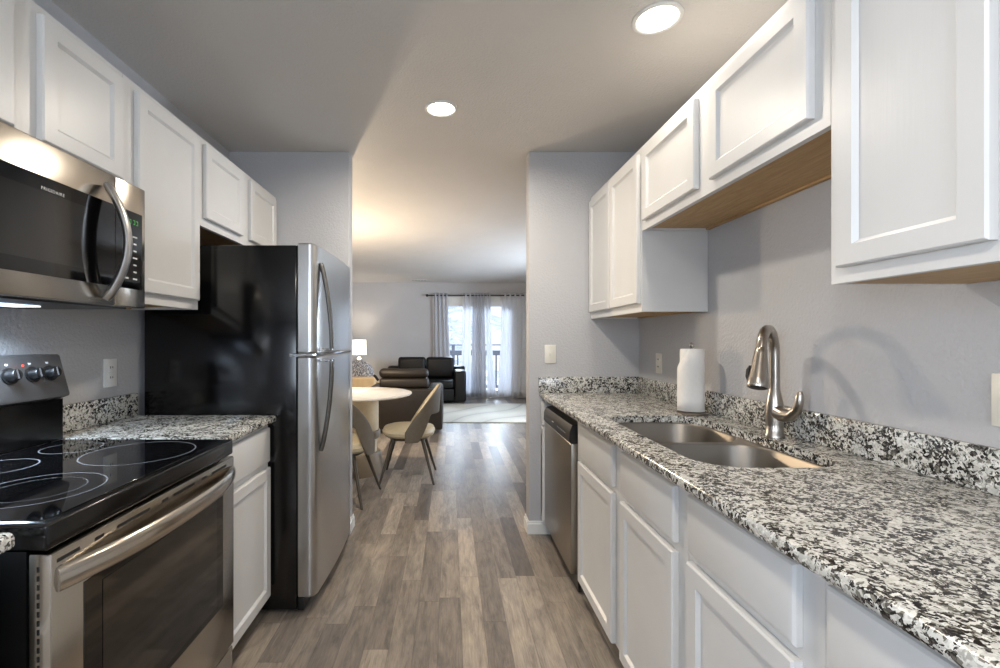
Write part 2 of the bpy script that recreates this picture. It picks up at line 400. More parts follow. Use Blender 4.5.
while x < 3.3:
    MB().box(x, x+0.038, 11.28, 11.318, 0.13, 0.86).build('baluster', 'rail_wood', rl); x += 0.135
def tree(x, y, h, label, seed):
    rnd = random.Random(seed)
    t = thing('bare_tree', (x, y, -3.0), label, 'tree', None)
    mb = MB(); mb.tube([(x, y, -3.0), (x+0.1, y, -3+h*0.4), (x-0.1, y, -3+h*0.75), (x, y, -3+h)], [0.22, 0.16, 0.09, 0.03], 8); mb.build('trunk', 'bark', t)
    mb = MB()
    for i in range(130):
        f = rnd.uniform(0.25, 1.0); z = -3+h*f; a = rnd.uniform(0, 2*PI); L = (1.15-f)*rnd.uniform(1.6, 3.0)
        p0 = Vector((x, y, z)); p1 = p0+Vector((math.cos(a)*L*.5, math.sin(a)*L*.5, L*rnd.uniform(.0, .25))); p2 = p0+Vector((math.cos(a)*L, math.sin(a)*L, L*rnd.uniform(-.25, .35)))
        mb.tube([p0, p1, p2], [0.06, 0.05, 0.02], 5)
        for j in range(5):
            q = p0.lerp(p2, rnd.uniform(.3, 1)); b = a+rnd.uniform(-1.3, 1.3); l2 = L*rnd.uniform(.2, .45)
            mb.tube([q, q+Vector((math.cos(b)*l2, math.sin(b)*l2, l2*rnd.uniform(-.4, .5)))], [0.05, 0.02], 4)
    mb.build('branches', 'twig', t)
tree(-0.2, 19, 8.5, 'pale frosted tree outside behind left pane of patio door', 1)
tree(3.2, 17, 9.0, 'pale frosted tree outside behind right pane of patio door', 2)

# ------------------------------------------------------------------ cabinet builders
def shaker(side, xf, y0, y1, z0, z1, t=0.02, stile=0.046, recess=0.009):
    """framed door whose outer face lies at x=xf; side +1 = right wall (faces -X), -1 = left wall (faces +X)"""
    mb = MB()
    def ring(inset, depth):
        x = xf + side*depth
        return [(x, y0+inset, z0+inset), (x, y1-inset, z0+inset), (x, y1-inset, z1-inset), (x, y0+inset, z1-inset)]
    return mb.rings([ring(0, t), ring(0, 0.004), ring(0.004, 0), ring(stile, 0), ring(stile+0.003, 0.003), ring(stile+0.009, recess)])
def slab(side, xf, y0, y1, z0, z1, t=0.02, ch=0.010):
    def ring(inset, depth):
        x = xf + side*depth
        return [(x, y0+inset, z0+inset), (x, y1-inset, z0+inset), (x, y1-inset, z1-inset), (x, y0+inset, z1-inset)]
    return MB().rings([ring(0, t), ring(0, 0.008), ring(0.004, 0.003), ring(ch+0.004, 0)])
def span(side, a, b):
    """x interval between two distances from the room's axis"""
    return (a, b) if side > 0 else (-b, -a)
def upper(side, xface, y0, y1, z0, z1, doors, label, rec=0.010):
    xw = abs(XR if side > 0 else XL) - 0.002
    t = thing('wall_cabinet', (side*(xface+xw)/2, (y0+y1)/2, z0), label, 'cabinet')
    a, b = span(side, xface, xw)
    mb = MB().box(a, b, y0, y1, z0+0.035, z1)
    fa, fb = span(side, xface, xface+0.02)
    mb.box(fa, fb, y0+0.013, y1-0.013, z0, z0+0.035)
    mb.box(a, b, y0, y0+0.013, z0, z0+0.035); mb.box(a, b, y1-0.013, y1, z0, z0+0.035)
    mb.build('body', 'white', t)
    a2, b2 = span(side, xface+0.0205, xw-0.018)
    MB().box(a2, b2, y0+0.0135, y1-0.0135, z0+rec, z0+0.0345).build('bottom_panel', 'rawwood', t)['label'] = 'unpainted tan wood underside'
    a3, b3 = span(side, xw-0.0175, xw)
    MB().box(a3, b3, y0+0.0135, y1-0.0135, z0+min(rec, 0.002), z0+0.0345).build('hanging_rail', 'rawwood', t)
    for (d0, d1_, e0, e1) in doors:
        shaker(side, side*(xface-0.0205), d0, d1_, e0, e1).build('door', 'white', t, angle=18)
    return t
def base(side, xface, y0, y1, doors, drawers, label, toe=0.075, stile_=None, name='base_cabinet'):
    xw = abs(XR if side > 0 else XL) - 0.002
    t = thing(name, (side*(xface+xw)/2, (y0+y1)/2, 0), label, 'cabinet')
    a, b = span(side, xface, xw); mb = MB()
    mb.box(a, b, y0, y0+0.016, 0.10, 0.882); mb.box(a, b, y1-0.016, y1, 0.10, 0.882)
    mb.box(a, b, y0+0.016, y1-0.016, 0.10, 0.118)
    fa, fb = span(side, xface, xface+0.019)
    mb.box(fa, fb, y0+0.016, y1-0.016, 0.118, 0.882)
    mb.build('body', 'white', t)
    ka, kb = span(side, xface+toe, xface+toe+0.016)
    MB().box(ka, kb, y0, y1, 0, 0.0995).build('toe_kick', 'black_plastic', t)
    for (d0, d1_, e0, e1) in doors: shaker(side, side*(xface-0.0205), d0, d1_, e0, e1).build('door', 'white', t, angle=18)
    for (d0, d1_, e0, e1) in drawers: slab(side, side*(xface-0.0205), d0, d1_, e0, e1).build('drawer_front', 'white', t, angle=18)
    return t
# right uppers
UX = 0.911; UT = 2.172; UB = 1.39
upper(1, UX, 2.182, 2.974, UB, UT, [(2.195, 2.57, 1.43, 2.14), (2.58, 2.955, 1.43, 2.14)], 'tall white two-door wall cabinet in the far right corner by the light switch')
upper(1, UX, 1.101, 2.180, 1.772, UT, [(1.147, 1.588, 1.81, 2.14), (1.682, 2.14, 1.81, 2.14)], 'short white two-door wall cabinet above the paper towel roll and sink')
upper(1, UX, 0.36, 1.099, UB, UT, [(0.763, 1.067, 1.425, 2.14), (0.39, 0.71, 1.425, 2.14)], 'tall white wall cabinet nearest the camera on the right wall', 0.0005)
# left uppers
LU = 1.125
upper(-1, LU, 0.70-0.62, 0.788, UB, UT, [(0.11, 0.42, 1.43, 2.14), (0.44, 0.76, 1.43, 2.14)], 'tall white wall cabinet at the left image edge just before the microwave')
upper(-1, LU, 0.790, 1.578, 1.772, UT, [(0.82, 1.17, 1.80, 2.145), (1.25, 1.56, 1.80, 2.145)], 'short white two-door wall cabinet directly above the microwave')
upper(-1, LU, 1.580, 2.052, UB, UT, [(1.636, 2.035, 1.43, 2.145)], 'tall narrow single-door white wall cabinet between microwave and refrigerator')
upper(-1, LU, 2.054, 2.974, 1.772, UT, [(2.09, 2.465, 1.81, 2.145), (2.561, 2.935, 1.81, 2.145)], 'short white two-door wall cabinet above the refrigerator')
# right base run
BX = 0.63
base(1, 0.605, 2.905, 2.974, [(2.908, 2.972, 0.105, 0.70)], [(2.908, 2.972, 0.715, 0.86)], 'narrow white filler cabinet squeezed between dishwasher and end wall')
base(1, BX, 1.215, 2.268, [(1.265, 1.66, 0.105, 0.675), (1.745, 2.20, 0.105, 0.675)], [(1.265, 1.655, 0.70, 0.855), (1.745, 2.20, 0.70, 0.855)], 'white two-door sink base cabinet beside the dishwasher')
base(1, BX, 0.772, 1.213, [(0.82, 1.19, 0.105, 0.685)], [(0.82, 1.19, 0.71, 0.858)], 'white single-door base cabinet next to the sink cabinet, nearer the camera')
base(1, BX, 0.10, 0.770, [(0.13, 0.43, 0.105, 0.685), (0.45, 0.752, 0.105, 0.685)], [(0.13, 0.43, 0.71, 0.858), (0.45, 0.752, 0.71, 0.858)], 'white base cabinet at the bottom right corner, nearest the camera')
# left base run
LB = 0.826
base(-1, LB, 1.602, 2.085, [(1.62, 2.07, 0.105, 0.685)], [(1.62, 2.07, 0.71, 0.862)], 'white single-door base cabinet between stainless range and refrigerator')
base(-1, LB, 0.10, 0.812, [(0.13, 0.45, 0.105, 0.685), (0.47, 0.79, 0.105, 0.685)], [(0.13, 0.45, 0.71, 0.862), (0.47, 0.79, 0.71, 0.862)], 'white base cabinet before the range at the bottom left edge')

# ------------------------------------------------------------------ granite
CT, CB = 0.914, 0.8845
def counter(side, xfront, xwall, y0, y1, hole, label, chips=None):
    bm = bmesh.new()
    s = side
    def ring(dx, z): return [(s*(xfront+dx), y0, z), (s*xwall, y0, z), (s*xwall, y1, z), (s*(xfront+dx), y1, z)]
    top = [bm.verts.new(p) for p in ring(0.009, CT)]
    rs = [top] + [[bm.verts.new(p) for p in ring(dx, z)] for dx, z in ((0.003, CT-0.003), (0, CT-0.009), (0, CB+0.008), (0.003, CB+0.002), (0.008, CB))]
    for a, b in zip(rs[:-1], rs[1:]):
        for i in range(4): bm.faces.new((a[i], a[(i+1) % 4], b[(i+1) % 4], b[i]))
    if hole is None:
        bm.faces.new(top); bm.faces.new(rs[-1])
    else:
        ht = [bm.verts.new((p[0], p[1], CT)) for p in hole]; hb = [bm.verts.new((p[0], p[1], CB)) for p in hole]
        n = len(hole)
        for i in range(n): bm.faces.new((ht[i], ht[(i+1) % n], hb[(i+1) % n], hb[i]))
        for outer, inner in ((top, ht), (rs[-1], hb)):
            es = [bm.edges.get((outer[i], outer[(i+1) % 4])) for i in range(4)] + [bm.edges.get((inner[i], inner[(i+1) % n])) for i in range(n)]
            bmesh.ops.triangle_fill(bm, use_beauty=True, edges=es)
    mb = MB(); mb.bm.free(); mb.bm = bm
    o = mb.build('countertop', 'granite', angle=30)
    return tag(o, label, 'countertop')
def rrect(x0, x1, y0, y1, r, n=8):
    pts = []
    for cx, cy, a0 in ((x1-r, y1-r, 0), (x0+r, y1-r, PI/2), (x0+r, y0+r, PI), (x1-r, y0+r, 1.5*PI)):
        for k in range(n+1):
            a = a0+PI/2*k/n; pts.append((cx+r*math.cos(a), cy+r*math.sin(a)))
    return pts
SX0, SX1, SY0, SY1 = 0.69, 1.10, 1.236, 2.075
SR = 0.12
hole = rrect(SX0, SX1, SY0, SY1, SR)
counter(1, 0.578, XR-0.001, 0.08, YE0-0.001, hole, 'long speckled granite countertop with sink cutout on the right')
counter(-1, 0.79, -XL-0.001, 1.602, 2.092, None, 'short speckled granite countertop between range and refrigerator')
counter(-1, 0.778, -XL-0.001, 0.08, 0.822, None, 'speckled granite countertop corner at left edge before the range')
def splash(x0, x1, y0, y1, label):
    return tag(MB().box(x0, x1, y0, y1, CT+0.0005, 1.017, 0.003).build('backsplash', 'granite'), label, 'backsplash')
splash(XR-0.021, XR-0.001, 0.08, YE0-0.0225, 'long granite backsplash strip along the right wall behind the faucet')
splash(0.572, XR-0.001, YE0-0.0215, YE0-0.001, 'short granite backsplash strip on end wall below the light switch')
splash(XL+0.001, XL+0.021, 1.60, 2.08, 'granite backsplash strip on left wall under the outlet')

# ------------------------------------------------------------------ sink
sk = thing('kitchen_sink', (0.9, 1.65, 0.68), 'double-bowl stainless undermount sink set in the granite countertop', 'sink')
def bowl(x0, x1, y0, y1, depth, r):
    zt = CB-0.0015
    def lp(i, z, rr): return [(p[0], p[1], z) for p in rrect(x0+i, x1-i, y0+i, y1-i, rr)]
    mb = MB()
    mb.rings([lp(0, zt, r), lp(0.004, zt-0.008, r), lp(0.010, zt-depth+0.03, r-0.004), lp(0.022, zt-depth+0.008, r-0.012), lp(0.045, zt-depth, r-0.03)], cap0=False)
    return mb
b1 = bowl(SX0+0.004, SX1-0.002, 1.678, SY1-0.002, 0.19, SR); b1.build('bowl', 'steel_sink', sk, normals=True)
b2 = bowl(SX0+0.004, SX1-0.002, SY0+0.002, 1.658, 0.22, SR); b2.build('bowl', 'steel_sink', sk)
rim = MB(); zt = CB-0.0015; loops = []
for pts in (rrect(SX0-0.02, SX1+0.02, SY0-0.02, SY1+0.02, SR+0.02), rrect(SX0+0.004, SX1-0.002, 1.678, SY1-0.002, SR), rrect(SX0+0.004, SX1-0.002, SY0+0.002, 1.658, SR)):
    vs = [rim.bm.verts.new((p[0], p[1], zt)) for p in pts]; loops += [rim.bm.edges.new((vs[i], vs[(i+1) % len(vs)])) for i in range(len(vs))]
bmesh.ops.triangle_fill(rim.bm, use_beauty=True, edges=loops)
rim.build('rim', 'steel_sink', sk)
for (x, y, z) in ((0.9, 1.88, CB-0.191), (0.9, 1.49, CB-0.221)):
    MB().lathe([(0.001, z+0.003), (0.03, z+0.002), (0.042, z+0.006), (0.046, z+0.001)], x, y, 24).build('drain', 'chrome', sk)

# ------------------------------------------------------------------ faucet
FX, FY = 1.150, 1.63
fc = thing('kitchen_faucet', (FX, FY, CT), 'brushed nickel pull-down faucet arching over the sink', 'faucet')
MB().lathe([(0.031, CT+0.0005), (0.031, CT+0.008), (0.027, CT+0.014), (0.0265, CT+0.05), (0.029, CT+0.085), (0.027, CT+0.115), (0.0205, CT+0.15), (0.0165, CT+0.17)], FX, FY, 28).build('base_body', 'nickel', fc)
al = math.radians(42); dx, dy = -math.cos(al), -math.sin(al)
R = 0.082; zc = 1.307-R-0.014
path = [(FX, FY, CT+0.165)] + [(FX, FY, CT+0.165+(zc-CT-0.165)*k/4) for k in range(1, 5)]
for k in range(1, 15):
    a = PI*0.93*k/14; rr = R*(1-math.cos(a)); path.append((FX+dx*rr, FY+dy*rr, zc+R*math.sin(a)))
MB().tube(path, 0.0162, 16).build('spout', 'nickel', fc)
px, py, pz = path[-1]; tdir = (Vector(path[-1])-Vector(path[-2])).normalized()
q = [Vector(path[-1])+tdir*d for d in (0, 0.004, 0.02, 0.06, 0.105, 0.127, 0.134)]
MB().tube(q, [0.0155, 0.0185, 0.0190, 0.0235, 0.029, 0.031, 0.029], 22).build('spray_head', 'nickel', fc)
MB().tube([Vector(path[-1])+tdir*d for d in (0.1342, 0.136)], [0.026, 0.024], 20).build('nozzle', 'black_plastic', fc)
bd = Vector((dx, dy, 0))
side_v = Vector((-0.85, 0.5, 0)).normalized()
bp = Vector(path[-1])+tdir*0.085+side_v*0.0265
MB().tube([bp-tdir*0.025, bp-tdir*0.01+side_v*.004, bp+tdir*0.012+side_v*.004, bp+tdir*0.028], [0.003, 0.006, 0.006, 0.003], 10).build('spray_button', 'black_plastic', fc)
hx = [(FX, FY-0.018, CT+0.088), (FX+0.002, FY-0.045, CT+0.082), (FX+0.004, FY-0.075, CT+0.087), (FX+0.005, FY-0.098, CT+0.108), (FX+0.006, FY-0.108, CT+0.135), (FX+0.006, FY-0.110, CT+0.160), (FX+0.006, FY-0.110, CT+0.172)]
MB().tube(hx, [0.026, 0.023, 0.0185, 0.0150, 0.0130, 0.012, 0.007], 14).build('lever_handle', 'nickel', fc)

# ------------------------------------------------------------------ paper towel
pt = thing('paper_towel_holder', (1.118, 2.13, CT), 'upright paper towel holder with chrome knob against right backsplash', 'holder')
HX, HY = 1.118, 2.13
MB().lathe([(0.062, CT+0.0005), (0.064, CT+0.006), (0.058, CT+0.011), (0.008, CT+0.013)], HX, HY, 32).build('base_plate', 'nickel', pt)
MB().lathe([(0.006, CT+0.013), (0.006, CT+0.303), (0.004, CT+0.306), (0.010, CT+0.311), (0.013, CT+0.318), (0.010, CT+0.326), (0.002, CT+0.330)], HX, HY, 18).build('rod', 'chrome', pt)
pr = thing('paper_towel_roll', (HX, HY, CT+0.014), 'white paper towel roll standing on its holder by the sink', 'paper towel')
n = 40; z0, z1 = CT+0.0145, CT+0.300; ro, ri = 0.0485, 0.019
MB().rings([[(HX+r*math.cos(2*PI*k/n), HY+r*math.sin(2*PI*k/n), z) for k in range(n)] for r, z in ((ri, z0), (ro-.002, z0), (ro, z0+.003), (ro, z1-.003), (ro-.002, z1), (ri, z1), (ri, z0))], False, False).build('roll', 'paper', pr)
rings = []
for k in range(33):     # loose outer sheet, wrapped slackly round the front of the roll
    f = k/32; a = PI*(0.62+1.3*f); rr = ro+0.001+0.012*min(1, f/0.16)*(1-0.62*f)
    zt = z1-0.003-0.135*max(0, 1-f/0.5)**0.8
    rings.append([(HX+rr*math.cos(a), HY+rr*math.sin(a), z0+0.001+(zt-z0-0.001)*j/5) for j in range(6)])
sh = MB().rings(rings, False, False, closed=False).build('loose_sheet', 'paper', pr)
so = sh.modifiers.new('thick', 'SOLIDIFY'); so.thickness = 0.0015

# ------------------------------------------------------------------ switches and outlets
def plate(kind, wall, pos, z, label, mat, holes):
    w, h = 0.073, 0.118
    t = thing(kind, pos+(z,), label, 'switch' if 'switch' in kind else 'outlet')
    def bx(mb, du, dz, hw, hh, d0, d1):
        x, y = pos
        if wall == 'R': mb.box(x-d1, x-d0, y+du-hw, y+du+hw, z+dz-hh, z+dz+hh, 0.0015, 2)
        elif wall == 'L': mb.box(x+d0, x+d1, y+du-hw, y+du+hw, z+dz-hh, z+dz+hh, 0.0015, 2)
        else: mb.box(x+du-hw, x+du+hw, y-d1, y-d0, z+dz-hh, z+dz+hh, 0.0015, 2)
        return mb
    bx(MB(), 0, 0, w/2, h/2, 0.0005, 0.006).build('wall_plate', mat, t)
    if holes == 'switch':
        bx(bx(MB(), 0, 0, 0.006, 0.013, 0.0062, 0.0085), 0, 0.004, 0.004, 0.007, 0.0085, 0.016).build('toggle', mat, t)
    else:
        for dz in (-0.021, 0.021):
            s = bx(MB(), 0, dz, 0.016, 0.0155, 0.0062, 0.0085).build('socket', mat, t)
            bx(bx(MB(), -0.006, dz+0.002, 0.0012, 0.005, 0.0086, 0.0095), 0.006, dz+0.002, 0.0012, 0.004, 0.0086, 0.0095).build('slots', 'black_plastic', s)
plate('light_switch', 'E', (0.648, YE0), 1.163, 'ivory toggle light switch on the end wall right of the opening', 'plate', 'switch')
plate('wall_outlet', 'R', (XR, 2.69), 1.118, 'ivory outlet on the right wall behind the paper towels', 'plate', 'outlet')
plate('light_switch', 'R', (XR, 1.00), 1.124, 'ivory wall plate on right wall at the right image edge', 'plate', 'switch')
plate('wall_outlet', 'L', (XL, 1.932), 1.118, 'white outlet on the left wall between range and refrigerator', 'plate_white', 'outlet')

# ------------------------------------------------------------------ dishwasher
DWY0, DWY1 = 2.276, 2.898
dw = thing('dishwasher', (0.9, 2.587, 0), 'stainless dishwasher with black control panel under the right countertop', 'dishwasher')
MB().box(0.645, XR-0.01, DWY0, DWY1, 0.03, 0.872).build('tub_case', 'black_plastic', dw)
MB().box(0.597, 0.6445, DWY0, DWY1, 0.095, 0.742, 0.006, 3).build('door', 'steel_dw', dw)
pn = MB().prism([(0.6445, 0.7425), (0.597, 0.7425), (0.590, 0.755), (0.592, 0.80), (0.604, 0.832), (0.6445, 0.842)], 'y', DWY0, DWY1).build('control_panel', 'black_plastic', dw)
mb = MB()
for k in range(6): mb.box(0.5905, 0.5917, 2.36+k*0.032, 2.378+k*0.032, 0.776, 0.782)
mb.build('buttons', 'grey_mark', pn)
MB().box(0.5888, 0.5902, 2.62, 2.66, 0.783, 0.788).build('badge', 'white_mark', pn)
MB().box(0.635, 0.6445, DWY0+0.005, DWY1-0.005, 0.005, 0.094).build('kick_plate', 'black_plastic', dw)

# ------------------------------------------------------------------ range
RY0, RY1 = 0.856, 1.592
rg = thing('kitchen_range', (-1.08, 1.21, 0), 'stainless and black electric range with smooth glass cooktop', 'range')
MB().box(XL+0.012, -0.792, RY0+0.004, RY1-0.004, 0.03, 0.862).build('case', 'black_gloss', rg)
mb = MB()
for x in (-1.36, -0.84):
    for y in (RY0+0.05, RY1-0.05): mb.lathe([(0.018, 0), (0.018, 0.03)], x, y, 12)
mb.build('feet', 'black_plastic', rg)
ck = MB().box(-1.3375, -0.750, RY0, RY1, 0.863, 0.914, 0.007, 3).build('cooktop', 'black_gloss', rg)
gp = MB().box(-1.330, -0.770, RY0+0.018, RY1-0.018, 0.9142, 0.9160, 0.0008, 1).build('glass_top', 'black_glass', ck)
for (x, y, r, inner) in ((-0.945, 1.055, 0.128, 0.090), (-0.940, 1.395, 0.148, 0), (-1.205, 1.00, 0.075, 0), (-1.215, 1.235, 0.085, 0), (-1.195, 1.455, 0.080, 0)):
    mb = MB().annulus(x, y, 0.9165, r-0.002, r+0.0015)
    if inner: mb.annulus(x, y, 0.9165, inner-0.001, inner+0.0005)
    mb.build('burner_ring', 'ring', ck)
# door
mb = MB().box(-0.790, -0.745, RY0+0.004, RY1-0.004, 0.215, 0.857, 0.005, 2)
dr = mb.build('oven_door', 'steel', rg)
MB().box(-0.7452, -0.7435, 0.935, 1.508, 0.385, 0.766, 0.0006, 1).build('window_border', 'black_glass', dr)
MB().box(-0.7434, -0.7425, 0.985, 1.465, 0.405, 0.745).build('window_glass', 'oven_glass', dr)
for (a, b) in ((0.872, 0.925), (0.965, 0.99), (1.03, 1.14), (1.19, 1.215), (1.24, 1.34), (1.38, 1.405), (1.44, 1.53)): MB().box(-0.7455, -0.7440, a, b, 0.836, 0.843).build('vent_slot', 'dark', dr)
for k in range(14): MB().box(-0.772, -0.768, RY0+0.0030, RY0+0.0045, 0.605+k*0.0168, 0.615+k*0.0168).build('side_slot', 'dark', dr)
hp = []
for k in range(25):
    f = k/24; y = RY0+0.018+(RY1-RY0-0.036)*f; e = 1-abs(2*f-1)**2.6
    hp.append((-0.747+0.060*e, y, 0.803+0.006*e))
MB().tube(hp, 1.0, 16, flat=(0.013, 0.025, (0, 0, 1))).build('door_handle', 'steel', dr)
dwr = MB().box(-0.788, -0.748, RY0+0.006, RY1-0.006, 0.045, 0.207, 0.005, 2).build('storage_drawer', 'steel', rg)
MB().box(-0.7482, -0.7465, 1.00, 1.43, 0.178, 0.192).build('grip_recess', 'dark', dwr)
# backguard
bgd = MB().prism([(XL+0.003, 0.914), (-1.338, 0.9145), (-1.338, 1.055), (XL+0.003, 1.055)], 'y', RY0+0.004, RY1-0.002).build('backguard', 'black_gloss', rg)
pnl = MB().prism([(XL+0.003, 1.0555), (-1.345, 1.0555), (-1.315, 1.066), (-1.313, 1.074), (-1.348, 1.203), (-1.356, 1.208), (XL+0.003, 1.208)], 'y', RY0+0.006, RY1-0.004).build('control_panel', 'steel_dark', rg)
nrm = Vector((0.129, 0, 0.035)).normalized()
for y in (0.895, 0.965, 1.035, 1.39, 1.467, 1.53):
    p = Vector((-1.313-0.035*0.56, y, 1.074+0.129*0.56)) + nrm*0.0005
    k = MB().tube([p, p+nrm*0.004, p+nrm*0.0045, p+nrm*0.026, p+nrm*0.029], [0.026, 0.026, 0.020, 0.0175, 0.015], 20).build('knob', 'black_plastic', pnl)
    g = p+nrm*0.0295; up = Vector((-0.035, 0, 0.129)).normalized()
    MB().tube([g-up*0.014, g+up*0.014], 0.0042, 6).build('grip', 'black_gloss', k)
    q = p+up*0.036
    MB().box(q.x-0.001, q.x+0.0015, y-0.004, y+0.004, q.z-0.003, q.z+0.003).build('mark', 'white_mark', k)
q = Vector((-1.313-0.035*0.45, 1.2, 1.074+0.129*0.45))
dsp = MB().prism([(q.x+0.004, q.z), (q.x+0.0, q.z+0.0), (q.x-0.0135, q.z+0.05), (q.x-0.0095, q.z+0.05)], 'y', 1.10, 1.30).build('display', 'black_glass', pnl)
MB().box(-1.3305, -1.3275, 1.428, 1.434, 1.175, 1.180).build('indicator_lamp', 'red_led', pnl)

# ------------------------------------------------------------------ microwave
MY0, MY1, MX, MZ0, MZ1 = 0.782, 1.540, -1.020, 1.362, 1.757
mw = thing('microwave_oven', (-1.22, 1.16, MZ0), 'stainless over-the-range microwave mounted above the range', 'microwave')
MB().box(XL+0.003, MX-0.0405, MY0+0.002, MY1-0.002, MZ0+0.006, MZ1).build('case', 'black_plastic', mw)
mb = MB().box(MX-0.04, MX, MY0, 1.399, MZ0, MZ1, 0.004, 2); md = mb.build('door', 'steel', mw)
mc = MB().box(MX-0.04, MX, 1.401, MY1, MZ0, MZ1, 0.004, 2).build('control_side', 'steel', mw)
MB().box(MX, MX+0.0016, 0.83, 1.3985, 1.420, 1.668, 0.0006, 1).build('window_glass', 'black_glass', md)
MB().box(MX+0.0016, MX+0.0020, 0.90, 1.295, 1.455, 1.630).build('viewing_window', 'oven_glass', md)
cp = MB().box(MX, MX+0.0016, 1.4015, 1.522, 1.420, 1.668, 0.0006, 1).build('control_panel', 'black_glass', mc)
mb = MB()
for y in (1.447, 1.461, 1.479, 1.493):
    mb.box(MX+0.0016, MX+0.0019, y, y+0.008, 1.640, 1.642).box(MX+0.0016, MX+0.0019, y, y+0.008, 1.628, 1.630).box(MX+0.0016, MX+0.0019, y+0.0065, y+0.008, 1.630, 1.640)
mb.build('green_display', 'green_led', cp)
mb = MB()
for k in range(7):
    z = 1.588-k*0.0225
    for j, y in enumerate((1.447, 1.487)):
        if j == 0 and k < 5: continue
        mb.box(MX+0.0016, MX+0.0020, y-0.007-0.003*(k % 3 == 0), y+0.007+0.003*(k % 3 == 0), z-0.0025, z+0.0025)
mb.build('key_marks', 'white_mark', cp)
hp = []; 
for k in range(25):
    f = k/24; e = math.sin(PI*f)**0.85
    hp.append((MX+0.010+0.050*e, 1.350+0.022*e, MZ0+0.014+(1.716-MZ0-0.014)*f))
hd = MB().tube(hp, [0.75]+[1.0]*23+[0.75], 14, flat=(0.020, 0.011, (1, 0.35, 0))).build('door_handle', 'steel_v', md)
# brand lettering on the door, as in the photograph
cu = bpy.data.curves.new('lettering', 'FONT'); cu.body = 'FRIGIDAIRE'; cu.size = 0.0115; cu.space_character = 1.22; cu.extrude = 0.0002; cu.align_x = 'CENTER'
tx = bpy.data.objects.new('lettering_curve', cu); C.objects.link(tx)
bpy.context.view_layer.update()
me = bpy.data.meshes.new_from_object(tx.evaluated_get(bpy.context.evaluated_depsgraph_get()))
bpy.data.objects.remove(tx); me.name = 'lettering'; me.materials.clear(); me.materials.append(M['white_mark'])
lg = bpy.data.objects.new('lettering', me); C.objects.link(lg); lg.parent = md
lg.location = Vector((MX+0.0021, 1.180, 1.634))-parent_world(md); lg.rotation_euler = (PI/2, 0, PI/2)
MB().box(XL+0.02, MX-0.05, MY0+0.02, MY1-0.02, MZ0-0.004, MZ0+0.0055).build('underside_grille', 'black_plastic', mw)
MB().box(-1.29, -1.21, 0.93, 1.36, MZ0-0.008, MZ0-0.0045).build('cooktop_lamp', 'hood_lens', mw)

# ------------------------------------------------------------------ refrigerator
FY0, FY1 = 2.104, 2.865
fr = thing('refrigerator', (-1.0, 2.46, 0), 'top-freezer refrigerator with black sides and stainless doors', 'refrigerator')
MB().box(XL+0.03, -0.702, FY0, FY1, 0.02, 1.690, 0.006, 2).build('cabinet_case', 'black_case', fr)
def fdoor(z0, z1, name):
    # plan outline: straight sides, rolled front edges, slightly bowed face
    pts = [(-0.695, FY0+0.001), (-0.650, FY0+0.001)]
    for k in range(1, 6): a = PI/2*k/6; pts.append((-0.650+0.034*math.sin(a), FY0+0.001+0.034*(1-math.cos(a))))
    for k in range(9): f = k/8; pts.append((-0.614+0.012*math.sin(PI*f), FY0+0.036+(FY1-FY0-0.072)*f))
    for k in range(5, 0, -1): a = PI/2*k/6; pts.append((-0.650+0.034*math.sin(a), FY1-0.001-0.034*(1-math.cos(a))))
    pts += [(-0.650, FY1-0.001), (-0.695, FY1-0.001)]
    def rr(i, z): 
        cx, cy = -0.655, (FY0+FY1)/2
        return [(x+(cx-x)*i*8 if False else x-(i if x > -0.68 else 0), y+(i if y < cy else -i), z) for x, y in pts]
    o = MB().rings([rr(0.006, z0), rr(0, z0+0.006), rr(0, z1-0.006), rr(0.006, z1)]).build(name, 'steel_v', fr)
    MB().box(-0.7015, -0.6952, FY0+0.008, FY1-0.008, z0+0.01, z1-0.01).build('gasket', 'black_plastic', o)
    return o
fz = fdoor(1.195, 1.700, 'freezer_door'); fd = fdoor(0.075, 1.178, 'fridge_door')
def fhandle(za, zb, door):
    hp = []
    for k in range(21):
        f = k/20; e = math.sin(PI/2*f)**0.8
        hp.append((-0.609+0.052*e, FY0+0.066, za+(zb-za)*f))
    h = MB().tube(hp, 1.0, 12, flat=(0.016, 0.011, (1, 0, 0))).build('handle', 'steel_handle', door)
    s = 0.012 if zb > za else -0.012
    MB().box(-0.612, -0.548, FY0+0.052, FY0+0.080, min(zb, zb-s), max(zb, zb-s), 0.003).build('handle_mount', 'chrome', h)
fhandle(1.615, 1.205, fz); fhandle(0.735, 1.165, fd)
MB().box(-0.735, -0.612, FY0-0.004, FY1-0.02, 1.1795, 1.1935, 0.003).build('middle_hinge', 'chrome', fr)
MB().box(-0.70, -0.66, FY1-0.10, FY1-0.03, 1.7005, 1.712, 0.004).build('hinge_cover', 'black_plastic', fr)
MB().box(-0.7015, -0.672, FY0+0.01, FY1-0.01, 0.012, 0.070, 0.004).build('toe_grille', 'black_plastic', fr)
mb = MB()
for x in (-1.3, -0.76):
    for y in (FY0+0.06, FY1-0.06): mb.lathe([(0.02, 0), (0.02, 0.02)], x, y, 12)
mb.build('feet', 'black_plastic', fr)

